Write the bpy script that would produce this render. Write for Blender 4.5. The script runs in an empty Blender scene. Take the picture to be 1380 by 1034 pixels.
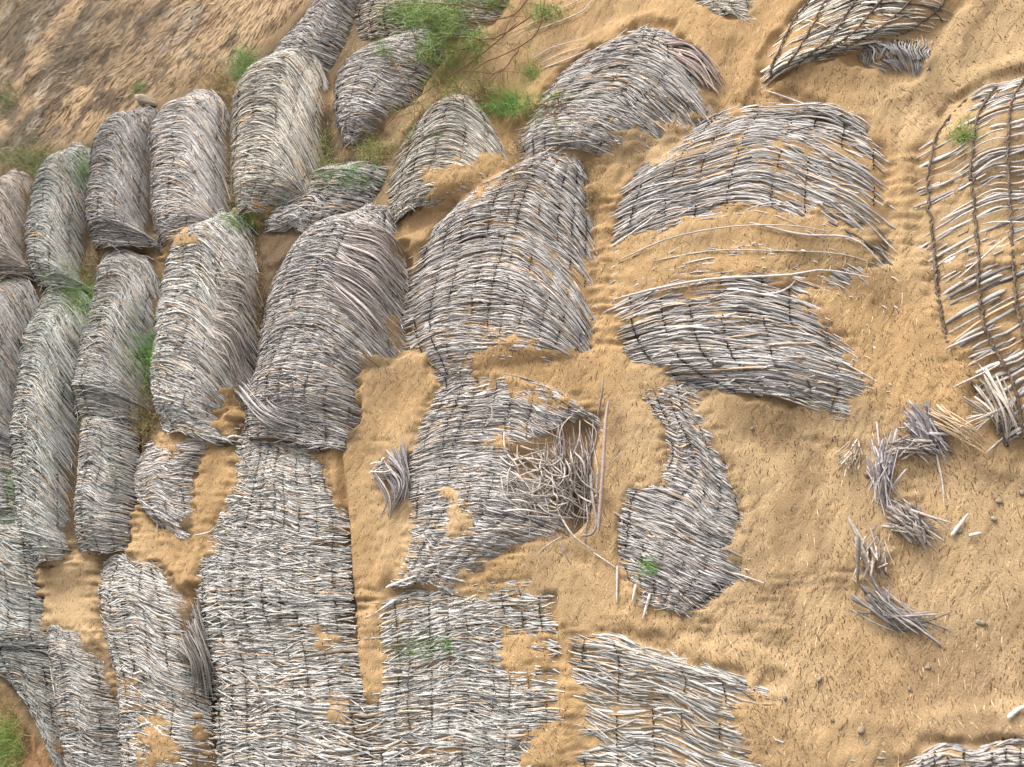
import bpy, math, random
import numpy as np
C = bpy.context.scene
rng = np.random.default_rng(7)
random.seed(7)

# ------------------------------------------------------------------ camera
TH, PSI, PHI, D = math.radians(40), math.radians(38), math.radians(35), 2.4
HW = 0.637                       # half width of the view at distance 1
PW, PH = 1380.0, 1034.0
def vec(*a): return np.array(a, float)
d_ = vec(-math.sin(PSI)*math.cos(PHI), math.cos(PSI)*math.cos(PHI), -math.sin(PHI))
r_ = vec(math.cos(PSI), math.sin(PSI), 0)
u_ = np.cross(r_, d_)
cpos = -D*d_
cam = bpy.data.cameras.new('camera'); co = bpy.data.objects.new('camera', cam); C.collection.objects.link(co)
from mathutils import Matrix, Vector
m = Matrix(((r_[0], u_[0], -d_[0], cpos[0]), (r_[1], u_[1], -d_[1], cpos[1]), (r_[2], u_[2], -d_[2], cpos[2]), (0, 0, 0, 1)))
co.matrix_world = m
cam.sensor_width = 36; cam.lens = 18/HW; cam.clip_start = 0.05; cam.clip_end = 2000
cam.dof.use_dof = True; cam.dof.focus_distance = 2.35; cam.dof.aperture_fstop = 5.0
C.camera = co
# ------------------------------------------------------------------ light
SUN_EL, SUN_AZ = math.radians(50), math.radians(-75)    # azimuth from +Y, clockwise
w = bpy.data.worlds.new('World'); C.world = w; w.use_nodes = True
nt = w.node_tree; bg = nt.nodes['Background']
sky = nt.nodes.new('ShaderNodeTexSky'); sky.sky_type = 'NISHITA'; sky.sun_disc = False
sky.sun_elevation = SUN_EL; sky.sun_rotation = SUN_AZ; sky.air_density = 1.2; sky.dust_density = 6; sky.ozone_density = 0.6
hs = nt.nodes.new('ShaderNodeHueSaturation'); hs.inputs['Saturation'].default_value = .05   # thin overcast
nt.links.new(sky.outputs[0], hs.inputs['Color']); nt.links.new(hs.outputs[0], bg.inputs[0]); bg.inputs[1].default_value = 0.15
sl = bpy.data.lights.new('sun', 'SUN'); sl.energy = 1.5; sl.angle = math.radians(28); sl.color = (1, .95, .88)
so = bpy.data.objects.new('sun', sl); C.collection.objects.link(so)
sd = Vector((math.sin(SUN_AZ)*math.cos(SUN_EL), math.cos(SUN_AZ)*math.cos(SUN_EL), math.sin(SUN_EL)))
so.rotation_euler = (-sd).to_track_quat('-Z', 'Y').to_euler(); so.location = (-3, 0, 6)
C.view_settings.view_transform = 'Standard'; C.view_settings.look = 'None'
C.view_settings.exposure = 0.78; C.view_settings.gamma = 1; C.view_settings.use_curve_mapping = False

# ------------------------------------------------------------------ coordinates
# local frame of the slope: u to the right, v up the slope, w out of it
ct, st = math.cos(TH), math.sin(TH)
def to_local(P):
    P = np.asarray(P, float); x, y, z = P[..., 0], P[..., 1], P[..., 2]
    return np.stack([x, y*ct+z*st, -y*st+z*ct], -1)
cl, dl, rl, ul = map(to_local, (cpos, d_, r_, u_))
def ray(px, py, w=0.0):
    px = np.asarray(px, float); py = np.asarray(py, float)
    X = (px/PW*2-1)*HW; Y = -(py-PH/2)/(PW/2)*HW
    r = dl + X[..., None]*rl + Y[..., None]*ul
    k = (w-cl[2])/r[..., 2]
    return cl + k[..., None]*r
def proj(P):
    q = P-cl; z = q@dl
    return (q@rl/z/HW+1)*PW/2, PH/2-(q@ul/z)/HW*PW/2
def hashn(i, j, s):
    h = (i.astype(np.int64)*374761393 + j.astype(np.int64)*668265263 + s*982451653) & 0xffffffff
    h = ((h ^ (h >> 13))*1274126177) & 0xffffffff
    h = (h ^ (h >> 16)) & 0xffffff
    return h/float(0xffffff)
def vn(x, y, s=0):
    x = np.asarray(x, float); y = np.asarray(y, float)
    i = np.floor(x); j = np.floor(y); fx = x-i; fy = y-j
    fx = fx*fx*(3-2*fx); fy = fy*fy*(3-2*fy); i = i.astype(np.int64); j = j.astype(np.int64)
    a = hashn(i, j, s); b = hashn(i+1, j, s); c = hashn(i, j+1, s); d = hashn(i+1, j+1, s)
    return (a*(1-fx)+b*fx)*(1-fy)+(c*(1-fx)+d*fx)*fy
def fbm(x, y, s=0, o=4):
    t = 0; a = .5; n = 0
    for k in range(o):
        t = t+a*vn(x*2**k, y*2**k, s+k*17); n += a; a *= .5
    return t/n
def sstep(a, b, x):
    t = np.clip((x-a)/(b-a), 0, 1); return t*t*(3-2*t)
def polysd(px, py, poly):        # signed distance, positive inside
    P = np.array(poly, float); n = len(P); best = np.full(px.shape, 1e9); ins = np.zeros(px.shape, bool)
    for i in range(n):
        a = P[i]; b = P[(i+1) % n]; e = b-a
        t = np.clip(((px-a[0])*e[0]+(py-a[1])*e[1])/(e@e+1e-9), 0, 1)
        best = np.minimum(best, np.hypot(px-a[0]-t*e[0], py-a[1]-t*e[1]))
        if a[1] != b[1]:
            c = ((a[1] > py) != (b[1] > py)) & (px < (b[0]-a[0])*(py-a[1])/(b[1]-a[1])+a[0])
            ins ^= c
    return np.where(ins, best, -best)

# ------------------------------------------------------------------ materials
def mat_new(name):
    m = bpy.data.materials.new(name); m.use_nodes = True
    b = m.node_tree.nodes['Principled BSDF']; b.inputs['Specular IOR Level'].default_value = .25
    return m, m.node_tree, b
def N(nt, t, **k):
    n = nt.nodes.new(t)
    for a, v in k.items(): setattr(n, a, v)
    return n
def fibre_mat(name, rough=.85, streak=.28, bump=.5):
    m, nt, b = mat_new(name); L = nt.links.new
    at = N(nt, 'ShaderNodeAttribute', attribute_name='Col')
    tc = N(nt, 'ShaderNodeTexCoord')
    n1 = N(nt, 'ShaderNodeTexNoise'); n1.inputs['Scale'].default_value = 260; n1.inputs['Detail'].default_value = 3
    mp = N(nt, 'ShaderNodeMapping'); mp.inputs['Scale'].default_value = (.16, 1, 1)
    L(tc.outputs['Object'], mp.inputs[0]); L(mp.outputs[0], n1.inputs[0])
    mr = N(nt, 'ShaderNodeMapRange'); mr.inputs[1].default_value = .3; mr.inputs[2].default_value = .7
    mr.inputs[3].default_value = 1-streak; mr.inputs[4].default_value = 1+streak*.6
    L(n1.outputs[0], mr.inputs[0])
    mx = N(nt, 'ShaderNodeVectorMath', operation='SCALE'); L(at.outputs['Color'], mx.inputs[0]); L(mr.outputs[0], mx.inputs['Scale'])
    L(mx.outputs[0], b.inputs['Base Color'])
    bp = N(nt, 'ShaderNodeBump'); bp.inputs['Strength'].default_value = bump; bp.inputs['Distance'].default_value = .002
    L(n1.outputs[0], bp.inputs['Height']); L(bp.outputs[0], b.inputs['Normal'])
    b.inputs['Roughness'].default_value = rough
    return m
M_reed = fibre_mat('weathered_reed')
M_twine = fibre_mat('old_twine', .9)
M_leaf = fibre_mat('grass_blade', .55, .2, .1)
M_twig = fibre_mat('twig_bark', .85)
M_litter = fibre_mat('litter', .9)
M_rock, nt, b = mat_new('pale_rock')
n1 = N(nt, 'ShaderNodeTexNoise'); n1.inputs['Scale'].default_value = 30; n1.inputs['Detail'].default_value = 8
rp = N(nt, 'ShaderNodeValToRGB'); rp.color_ramp.elements[0].color = (.26, .20, .14, 1); rp.color_ramp.elements[1].color = (.52, .44, .34, 1)
rp.color_ramp.elements[0].position = .35; rp.color_ramp.elements[1].position = .65
nt.links.new(n1.outputs[0], rp.inputs[0]); nt.links.new(rp.outputs[0], b.inputs['Base Color']); b.inputs['Roughness'].default_value = .9
bp = N(nt, 'ShaderNodeBump'); bp.inputs['Distance'].default_value = .0015; nt.links.new(n1.outputs[0], bp.inputs['Height']); nt.links.new(bp.outputs[0], b.inputs['Normal'])

# sand: Col holds the ground colour; bumps and grains on top
M_sand, nt, b = mat_new('packed_sand'); L = nt.links.new
at = N(nt, 'ShaderNodeAttribute', attribute_name='Col'); tc = N(nt, 'ShaderNodeTexCoord')
def noise(scale, det, mp=None, rot=0):
    n = N(nt, 'ShaderNodeTexNoise'); n.inputs['Scale'].default_value = scale; n.inputs['Detail'].default_value = det
    q = N(nt, 'ShaderNodeMapping')
    if mp: q.inputs['Scale'].default_value = mp
    q.inputs['Rotation'].default_value = (0, 0, rot)
    L(tc.outputs['Object'], q.inputs[0]); L(q.outputs[0], n.inputs[0]); return n
na = noise(55, 3, (1, .38, 1), .5)          # elongated pits
nb = noise(300, 4)
nc = noise(9, 5)
pit = N(nt, 'ShaderNodeMapRange'); pit.inputs[1].default_value = .30; pit.inputs[2].default_value = .48; L(na.outputs[0], pit.inputs[0])
g = N(nt, 'ShaderNodeMapRange'); g.inputs[1].default_value = .3; g.inputs[2].default_value = .7; g.inputs[3].default_value = .78; g.inputs[4].default_value = 1.2; L(nb.outputs[0], g.inputs[0])
g2 = N(nt, 'ShaderNodeMapRange'); g2.inputs[1].default_value = .3; g2.inputs[2].default_value = .7; g2.inputs[3].default_value = .86; g2.inputs[4].default_value = 1.14; L(nc.outputs[0], g2.inputs[0])
mu = N(nt, 'ShaderNodeMath', operation='MULTIPLY'); L(g.outputs[0], mu.inputs[0]); L(g2.outputs[0], mu.inputs[1])
v1 = N(nt, 'ShaderNodeVectorMath', operation='SCALE'); L(at.outputs['Color'], v1.inputs[0]); L(mu.outputs[0], v1.inputs['Scale'])
L(v1.outputs[0], b.inputs['Base Color'])
ad = N(nt, 'ShaderNodeMath', operation='MULTIPLY_ADD'); L(nb.outputs[0], ad.inputs[0]); ad.inputs[1].default_value = .85; L(pit.outputs[0], ad.inputs[2])
bp = N(nt, 'ShaderNodeBump'); bp.inputs['Strength'].default_value = .6; bp.inputs['Distance'].default_value = .0032
L(ad.outputs[0], bp.inputs['Height']); L(bp.outputs[0], b.inputs['Normal']); b.inputs['Roughness'].default_value = .95
b.inputs['Specular IOR Level'].default_value = .1

# ------------------------------------------------------------------ mesh helpers
ROT = (TH, 0, 0)
def l2w(p):
    return (p[0], p[1]*ct-p[2]*st, p[1]*st+p[2]*ct)
def raw_mesh(name, V, F, col, mat, smooth=True):   # V (n,3), F (m,4) quads, col (n,3)
    me = bpy.data.meshes.new(name); n = len(V); k = len(F); c = F.shape[1]
    me.vertices.add(n); me.vertices.foreach_set('co', np.ascontiguousarray(V, np.float32).ravel())
    me.loops.add(k*c); me.loops.foreach_set('vertex_index', np.ascontiguousarray(F, np.int32).ravel())
    me.polygons.add(k); me.polygons.foreach_set('loop_start', np.arange(0, k*c, c, dtype=np.int32))
    if smooth: me.polygons.foreach_set('use_smooth', np.ones(k, bool))
    a = me.color_attributes.new('Col', 'FLOAT_COLOR', 'POINT')
    a.data.foreach_set('color', np.concatenate([col, np.ones((n, 1))], 1).astype(np.float32).ravel())
    me.materials.append(mat); me.update(calc_edges=True); me.validate()
    return me
def link(name, me, parent=None):
    o = bpy.data.objects.new(name, me); C.collection.objects.link(o); o.parent = parent; return o
def tag(o, label, cat, group=None, kind=None):
    if label: o['label'] = label
    if cat: o['category'] = cat
    if group: o['group'] = group
    if kind: o['kind'] = kind
    return o
def empty(name, p, label, cat, group=None):
    e = bpy.data.objects.new(name, None); C.collection.objects.link(e); e.empty_display_size = .05
    e.location = l2w(p); e.rotation_euler = ROT; return tag(e, label, cat, group)
def tubes(P, R, col, side=None, flat=1.0, n=5):
    """P (N,K,3) polylines, R (N,K) radii, col (N,K,3) -> V, F, colours; flattened along w"""
    Nn, K, _ = P.shape
    T = np.gradient(P, axis=1); T /= np.linalg.norm(T, axis=2, keepdims=True)+1e-9
    up = np.zeros_like(T); up[..., 2] = 1
    par = np.abs(T[..., 2]) > .93; up[par] = (1, 0, 0)
    S = np.cross(T, up); S /= np.linalg.norm(S, axis=2, keepdims=True)+1e-9
    U = np.cross(S, T)
    a = np.arange(n)/n*2*math.pi
    V = P[:, :, None, :] + R[:, :, None, None]*(np.cos(a)[None, None, :, None]*S[:, :, None, :] + flat*np.sin(a)[None, None, :, None]*U[:, :, None, :])
    cc = np.repeat(col[:, :, None, :], n, 2)
    i, j, k = np.meshgrid(np.arange(Nn), np.arange(K-1), np.arange(n), indexing='ij')
    b0 = (i*K+j)*n; k2 = (k+1) % n
    F = np.stack([b0+k, b0+k2, b0+n+k2, b0+n+k], -1).reshape(-1, 4)
    return V.reshape(-1, 3), F, cc.reshape(-1, 3)
def spline(P, t):
    """Catmull-Rom through P (n,d) at parameters t in 0..1"""
    P = np.asarray(P, float); n = len(P)
    if n == 2: return P[0]+(P[1]-P[0])*np.asarray(t)[..., None]
    x = np.asarray(t)*(n-1); i = np.clip(np.floor(x).astype(int), 0, n-2); f = (x-i)[..., None]
    Pe = np.concatenate([[2*P[0]-P[1]], P, [2*P[-1]-P[-2]]]); p0, p1, p2, p3 = Pe[i], Pe[i+1], Pe[i+2], Pe[i+3]
    return .5*((2*p1)+(-p0+p2)*f+(2*p0-5*p1+4*p2-p3)*f*f+(-p0+3*p1-3*p2+p3)*f**3)

# ------------------------------------------------------------------ the mats
# rungs: (left x, left y, right x, right y) pixel of the photograph, top to bottom -> points on the slope
GREY, LILAC, SHADE_BROWN, GREEN, WARM = (1., .955, .89), (1., .93, .88), (1., .86, .74), (.975, .965, .89), (1., .92, .80)  # the brown tint puts shade into the colour of some mats
MATS = []
def mat_(label, rungs, hump=.09, bow=.10, pitch=.0105, twines=6, tint=LILAC, dens=1.0, br=1.0, droop=0, brick=1.0, rag=1.0, group='woven reed mats laid down the sandy slope', dip=(.40, .62), rad=.0052, layer=1.0):
    wpx = np.mean([r[2]-r[0] for r in rungs]); mx = np.mean([r[0] for r in rungs]); my = np.mean([r[1] for r in rungs])
    rungs = [list(r) for r in rungs]
    if mx < 360 and my < 640: rungs = [[a-3, b, c+13, d] for a, b, c, d in rungs]
    if len(rungs) > 3:       # tuck the ends under the neighbours
        for i0, i1 in ((0, 1), (-1, -2)):
            e = rungs[i0]; f = rungs[i1]; k = (9 if i0 == 0 else 12)/max(12, abs(e[1]-f[1])+abs(e[3]-f[3]))*2
            k = k if mx < 620 else k*.3
            rungs[i0] = [e[q]+(e[q]-f[q])*k*.5 for q in range(4)]
    hump = hump*(.60 if mx > 480 else .9)
    Lp = ray([r[0] for r in rungs], [r[1] for r in rungs]); Rp = ray([r[2] for r in rungs], [r[3] for r in rungs])
    if rad < .0055 or (wpx < 200 and rad < .007): twines = int(np.clip(wpx/18, 4, 10)) if wpx > 60 else 2
    if droop == 0 and np.mean([r[0] for r in rungs]) < 330 and np.mean([r[1] for r in rungs]) < 620: droop = .34
    if mx < 170: br *= .86
    MATS.append(dict(label=label, L=Lp, R=Rp, hump=hump, bow=bow, pitch=pitch*.60, twines=twines, tint=tint, dens=dens, br=br, droop=droop, brick=brick, rag=rag*(1.5 if mx > 480 else 1), ex=.88 if mx > 480 else .62, group=group, dip=dip, rad=rad*.54, layer=layer))
def surf(M, s, t, lift=0):
    s = np.asarray(s, float); t = np.asarray(t, float)
    tc_ = np.clip(t, 0, 1)
    l = spline(M['L'], tc_); r = spline(M['R'], tc_)
    wd = np.linalg.norm(r-l, axis=-1)
    e = (1-np.clip(np.abs(2*s-1), 0, 1)**2.3)**M['ex']
    tt = (M['dip'][0]+(1-M['dip'][0])*sstep(0, .16, tc_))*(M['dip'][1]+(1-M['dip'][1])*sstep(0, .18, 1-tc_))
    p = l+(r-l)*s[..., None]
    p[..., 1] += M['bow']*wd*(4*s*(1-s))*(1-.75*sstep(.45, .85, tc_))
    dr = M['droop']*wd*np.clip((s-.28)/.72, 0, 1.1)**2.2*(1-sstep(.50, 1, tc_)); p[..., 1] -= dr; p[..., 0] += .40*dr
    wob = (vn(p[..., 0]*7, p[..., 1]*7, 5)-.5)*.03*min(1, M['hump']/.05)
    p[..., 2] = M['hump']*e*tt + wob*e + lift
    return p

G = {}
mat_('largest domed grey reed mat, with a bare sandy band across its middle',
     [(912,184,1183,160),(850,245,1192,215),(828,300,1194,290),(822,350,1196,366),(825,402,1170,378),(828,440,1172,450),(845,478,1188,500),(888,508,1185,530),(955,532,1160,562)],
     .10, .12, .0125, 8, LILAC, rad=.0058, droop=.10, brick=.22)
mat_('narrow reed mat sloping down to the right with the small green clover on it',
     [(852,500,950,512),(868,545,965,578),(896,590,985,640),(890,628,1000,690),(838,662,1004,736),(832,706,1000,782),(834,756,960,812),(846,800,930,830)], .045, .03, .0115, 5, LILAC, .9, .95, rag=2.2)
mat_('dark gapped reed mat at the bottom edge, its right end fading into sand',
     [(776,848,1000,915),(771,876,1050,945),(770,920,1045,1000),(772,975,1045,1045),(775,1040,1050,1075),(780,1095,1060,1130)], .035, .0, .0125, 6, GREY, .85, .95, rad=.0058, brick=.55)
mat_('tall domed reed mat just left of the large bare-banded mat, ending in a sand patch',
     [(705,226,792,224),(618,278,803,275),(572,335,806,340),(555,395,803,412),(552,440,795,455),(566,480,775,485),(590,505,700,508)], .11, .16, .0110, 7, LILAC, droop=.14, brick=.40)
mat_('reed mat torn open at its right side around a tangle of broken reeds',
     [(584,500,660,512),(592,528,790,550),(562,590,800,612),(548,640,792,668),(550,690,775,722),(545,735,700,742),(528,785,640,792)], .07, .10, .0108, 6, LILAC, brick=.8)
mat_('flat reed mat with a square sand hole near its right edge',
     [(496,822,738,796),(500,870,745,845),(500,925,752,912),(498,965,754,958),(505,1020,745,1012),(512,1090,742,1090)], .035, .04, .0115, 7, GREY)
mat_('small rounded reed hump with bright green grass growing over its top right side',
     [(585,152,660,140),(548,190,692,178),(532,232,694,215),(528,265,678,245),(530,300,610,278)], .11, .14, .0125, 5, WARM, droop=.22, brick=.8)
mat_('dark domed reed mat whose long right-hand reeds hang straight down into the furrow',
     [(478,292,540,288),(412,330,558,318),(372,385,556,362),(356,445,552,420),(350,500,506,470),(336,548,494,535),(334,588,482,600)], .12, .02, .0102, 7, LILAC, 1, .9, droop=.30)
mat_('small flat patch of reed mat behind the tuft of grass above the dark domed mat',
     [(392,246,520,232),(362,285,500,268),(358,315,440,318)], .05, .08, .0110, 5, LILAC, .9, .95)
mat_('longest flat grey reed mat running straight down to the bottom edge',
     [(322,592,440,596),(318,640,448,650),(300,690,466,705),(270,765,468,780),(275,850,476,850),(290,930,490,930),(295,1030,498,1034),(300,1100,505,1100)], .045, .0, .0102, 8, GREY)
mat_('tall reed mat beside the dirt bank, pale cream at its lower end',
     [(362,84,443,90),(324,130,448,140),(317,180,444,195),(318,225,430,235),(322,265,410,258),(330,292,365,290)], .12, .12, .0125, 6, WARM)
mat_('narrow reed mat leaning up to the top edge beside the dirt bank',
     [(452,-25,505,-20),(430,5,482,10),(398,42,466,58),(362,82,446,92)], .07, .06, .0125, 4, LILAC, 1, .9)
mat_('rounded reed mat with drooping right-hand reeds beside a yellow furrow and moss on its top',
     [(283,306,345,302),(240,345,360,352),(224,405,352,425),(216,465,335,478),(216,530,302,548),(226,582,308,592)], .13, .04, .0108, 6, GREY)
mat_('short reed mat with curled left edge between a round sand spot and a sand hollow',
     [(200,598,322,588),(186,640,270,636),(190,678,268,690),(206,698,268,722)], .05, .02, .0108, 4, LILAC)
mat_('bleached reed mat with dark frayed reeds hanging into the furrow at its right edge',
     [(142,756,236,782),(138,800,266,830),(148,860,280,905),(163,915,282,955),(165,975,285,1000),(170,1040,292,1060),(172,1100,300,1110)], .09, .05, .0115, 5, GREY, 1, 1.1)
mat_('reed mat of curved pale ribs second from the dirt bank, sandy at its foot',
     [(248,146,312,142),(209,188,319,185),(210,235,317,240),(213,285,305,290),(222,338,290,318)], .12, .08, .0130, 5, LILAC)
mat_('dark upper reed mat with its peak against the dirt bank, below the pale rock',
     [(186,160,214,158),(140,200,215,205),(128,250,214,265),(126,298,214,308),(134,338,212,336)], .13, .08, .0125, 5, LILAC, 1, .82)
mat_('middle reed mat just left of the bright green creeping plant',
     [(142,352,228,362),(136,400,225,408),(122,455,216,465),(112,510,202,522),(110,556,188,566)], .12, .06, .0120, 5, GREY, 1, .9)
mat_('lower narrow reed mat beside the yellow dry grass, ending in a dark hollow',
     [(112,560,188,572),(118,600,186,615),(112,650,184,665),(110,700,180,706),(112,748,174,742)], .10, .06, .0120, 5, GREY)
mat_('greenish reed mat with grass on its top right corner under the dirt bank',
     [(92,212,132,214),(58,258,126,262),(45,310,122,316),(48,358,116,366),(60,390,112,392)], .12, .08, .0130, 4, GREEN, 1, .92)
mat_('long greenish grey reed mat below the big green tuft, tapering towards the round sand hollow',
     [(62,398,138,402),(46,455,126,462),(35,520,112,530),(28,600,106,610),(34,680,104,690),(50,725,100,730),(64,762,95,752)], .12, .05, .0120, 5, GREEN, 1, .95)
mat_('small upper reed mat at the left edge under the dirt bank',
     [(8,250,45,244),(-8,290,48,292),(-14,335,48,338),(-12,380,44,372)], .12, .08, .0130, 4, SHADE_BROWN, 1, .8)
mat_('dark fibrous reed mat on the left edge beside the long greenish mat',
     [(-6,385,60,388),(-16,430,48,445),(-26,490,36,505),(-30,550,26,570),(-30,590,22,600)], .11, .06, .0125, 4, LILAC, 1, .72)
mat_('small mossy reed mat on the left edge with green weeds along it',
     [(-30,596,25,600),(-36,640,30,645),(-38,690,40,705)], .08, .04, .0120, 4, GREEN, 1, .9)
mat_('greenish wide reed mat on the left edge beside the round sand hollow',
     [(-30,700,52,712),(-30,760,58,780),(-24,820,62,838),(-20,868,66,868)], .07, .04, .0115, 4, GREEN, 1, .95)
mat_('fine grained grey reed mat below the round sand hollow near the bottom left',
     [(66,852,128,866),(74,900,156,915),(82,960,163,975),(98,1020,168,1032),(110,1090,175,1100)], .07, .05, .0105, 4, GREY, 1, .9)
mat_('dark frayed fibre mat sloping down beside the orange earth in the bottom left corner',
     [(-24,868,66,862),(-14,895,76,915),(22,925,84,965),(58,965,96,1020),(80,1010,106,1060)], .04, .03, .0100, 3, GREEN, 1, .62)
mat_('broad reed mat with frayed right-hand ends at the top, left of the coarse arched mat',
     [(842,56,920,54),(775,86,962,98),(740,122,965,130),(715,160,915,160),(702,195,850,196),(702,216,830,214)], .10, .10, .0120, 7, LILAC, droop=.22, brick=.8)
mat_('faded reed mat half hidden under the twiggy shrub near the top',
     [(505,66,600,50),(462,98,590,92),(452,135,560,135),(456,168,530,165),(465,198,495,196)], .08, .06, .0130, 5, LILAC, .85, .95)
mat_('overgrown reed mat at the top edge beneath the green shrub',
     [(520,-40,700,-45),(490,-5,690,-10),(478,22,670,20),(486,50,640,44)], .06, .06, .0135, 5, SHADE_BROWN, .8, .9)
mat_('coarse arched reed mat with thick dark cross ties at the top right',
     [(1110,-22,1330,-45),(1062,30,1300,-5),(1042,66,1292,18),(1026,106,1240,50),(1030,118,1150,80)], .11, .09, .0190, 6, WARM, .72, 1.1, rad=.0085, layer=.4, brick=.3)
mat_('small folded scrap of dark upright reeds lying inside the coarse arched mat',
     [(1184,102,1142,60),(1210,98,1178,54),(1228,102,1212,54),(1240,104,1235,55),(1256,108,1252,58)], .05, .0, .0110, 2, LILAC, .9, .8, brick=.4)
mat_('open lattice reed mat on the right edge, sand showing between its bleached slats',
     [(1290,140,1430,95),(1246,190,1430,120),(1232,250,1430,170),(1238,315,1430,228),(1244,375,1430,290),(1250,432,1430,345),(1262,478,1430,400),(1300,530,1430,455),(1328,575,1430,510),(1345,610,1430,575)], .07, -.02, .0215, 4, LILAC, .46, 1.0, rad=.0072, layer=.5, brick=.15)
mat_('pale loose reed fan at the top edge above the domed mats',
     [(905,-30,1010,-20),(925,5,1020,8),(955,22,1022,34)], .03, .0, .0150, 2, WARM, .9, 1.1)
mat_('pale reed bundle at the bottom right corner, mostly buried',
     [(1230,1014,1400,1008),(1228,1032,1400,1030),(1228,1060,1400,1060),(1232,1090,1400,1090)], .04, .02, .012, 2, LILAC, .9, 1.0, rad=.0062, brick=.3)
mat_('faint scrap of buried reeds breaking the sand surface near the bottom edge',
     [(1130,1010,1190,1005),(1120,1028,1192,1022),(1140,1050,1185,1045)], .012, .0, .013, 1, GREY, .7, 1.0)

# sand drifts lying over the mats (pixel outlines of the photograph)
DRIFT = [
 [(992,600),(1040,620),(1050,860),(930,830),(985,772),(975,735),(1000,700)], [(838,770),(865,800),(880,850),(800,850),(820,790)], [(876,560),(900,575),(912,612),(880,640),(866,600)],
 [(842,318),(930,290),(1010,272),(1100,284),(1170,310),(1195,356),(1120,384),(1000,384),(900,392),(828,404),(830,350)],
 [(1068,388),(1130,372),(1240,330),(1320,560),(1215,640),(1160,640),(1180,575),(1165,520),(1140,478),(1095,440)],
 [(634,480),(690,462),(750,476),(800,470),(822,450),(850,490),(915,482),(912,512),(872,545),(905,600),(905,655),(860,662),(840,640),(818,560),(780,548),(700,530),(640,512)],
 [(960,520),(1030,530),(1085,555),(1120,595),(1240,620),(1200,760),(1000,800),(985,740),(995,690),(960,600),(945,560)],
 [(690,735),(730,716),(775,735),(830,770),(870,790),(900,850),(770,860),(745,800),(690,792),(600,808),(660,760)],
 [(484,480),(540,472),(580,500),(585,540),(560,575),(545,610),(500,612),(488,580)],
 [(428,610),(500,600),(525,680),(528,720),(512,790),(486,815),(470,740),(462,700),(440,670)],
 [(528,700),(555,700),(562,740),(545,770),(530,760)],
 [(478,826),(512,812),(526,880),(520,940),(494,948),(476,900)],
 [(676,842),(738,842),(744,905),(682,912),(672,880)],
 [(752,850),(772,850),(770,1040),(706,1034),(706,990),(755,950)],
 [(268,612),(316,604),(320,650),(298,690),(290,750),(266,745),(264,700)],
 [(186,690),(220,708),(262,728),(266,790),(176,752)],
 [(60,768),(100,742),(136,758),(136,830),(150,875),(108,856),(58,840)],
 [(424,850),(458,852),(448,888),(424,884)], [(442,945),(470,948),(462,972),(444,968)],
 [(192,972),(228,966),(238,1040),(196,1040)], [(258,958),(276,962),(276,1010),(262,1000)], [(158,905),(186,915),(190,950),(166,950)],
 [(222,582),(246,580),(252,605),(232,618),(220,606)], [(118,582),(134,585),(140,612),(126,622)],
 [(296,525),(318,515),(328,560),(312,582),(292,570)],
 [(826,162),(868,166),(892,188),(850,225),(812,218),(832,190)],
 [(572,232),(620,214),(668,212),(690,238),(640,262),(600,285),(560,290)], [(216,318),(250,300),(284,300),(286,340),(230,346)],
 [(325,268),(350,262),(362,280),(350,298),(328,295)],
 [(980,945),(1020,940),(1070,925),(1080,1060),(1040,1040),(1005,1000)],
 [(1090,566),(1180,580),(1200,612),(1090,612)],
 [(1275,440),(1310,470),(1330,590),(1280,590),(1250,470)],
 [(880,160),(935,150),(965,165),(905,215),(870,240)],
 [(1262,240),(1300,232),(1308,262),(1262,285)], [(1262,350),(1305,335),(1308,370),(1268,385)], [(1320,330),(1362,322),(1365,350),(1322,362)],
 [(640,590),(700,586),(705,600),(650,612)], [(590,640),(640,660),(640,720),(600,740)], 
 [(1060,76),(1130,90),(1130,125),(1050,122)], [(1200,170),(1228,190),(1240,480),(1208,500),(1204,350)], [(808,240),(828,260),(822,470),(808,470)],
 [(1275,150),(1310,140),(1310,165),(1280,180)],
]
def drift_mask(px, py):
    best = np.full(px.shape, -60.)
    nz = (fbm(px/24, py/24, 3, 3)-.5)*28 + (vn(px/5, py/5, 9)-.5)*8 + (fbm(px/34+py/60, py/5, 19, 2)-.5)*26
    for poly in DRIFT:
        P = np.array(poly); x0, y0 = P.min(0)-60; x1, y1 = P.max(0)+60
        k = (px > x0) & (px < x1) & (py > y0) & (py < y1)
        if k.any(): best[k] = np.maximum(best[k], polysd(px[k], py[k], poly))
    return best+nz*sstep(-45, -8, best)
HOLE = [(690,604),(730,592),(782,560),(802,575),(806,640),(800,712),(772,722),(752,690),(728,655),(694,634)]

# ------------------------------------------------------------------ ground sheet
def axis(a, b, h0, h1, far=60):
    xs = [b]; 
    while xs[-1] > a:
        f = (b-xs[-1])/(b-a); xs.append(xs[-1]-(h0+(h1-h0)*f))
    xs = xs[::-1]
    st_ = h1; x = xs[0]; lo = []
    while x > a-far: st_ *= 1.25; x -= st_; lo.append(x)
    st_ = h0; x = xs[-1]; hi = []
    while x < b+far: st_ *= 1.25; x += st_; hi.append(x)
    return np.array(lo[::-1]+xs+hi)
cr = ray([-30, 1410, -30, 1410], [-30, -30, 1064, 1064])
au = axis(cr[:, 0].min(), cr[:, 0].max(), .0050, .0085); av = axis(cr[:, 1].min(), cr[:, 1].max(), .0075, .0060)
print('extent', cr[:, :2].round(2).tolist(), 'grid', len(au), len(av))
UU, VV = np.meshgrid(au, av, indexing='xy'); nu, nv = len(au), len(av)
base = (fbm(UU*1.3, VV*1.3, 21, 3)-.5)*.06
hm = np.full(UU.shape, -9.0); cover = np.zeros(UU.shape, bool)
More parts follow.
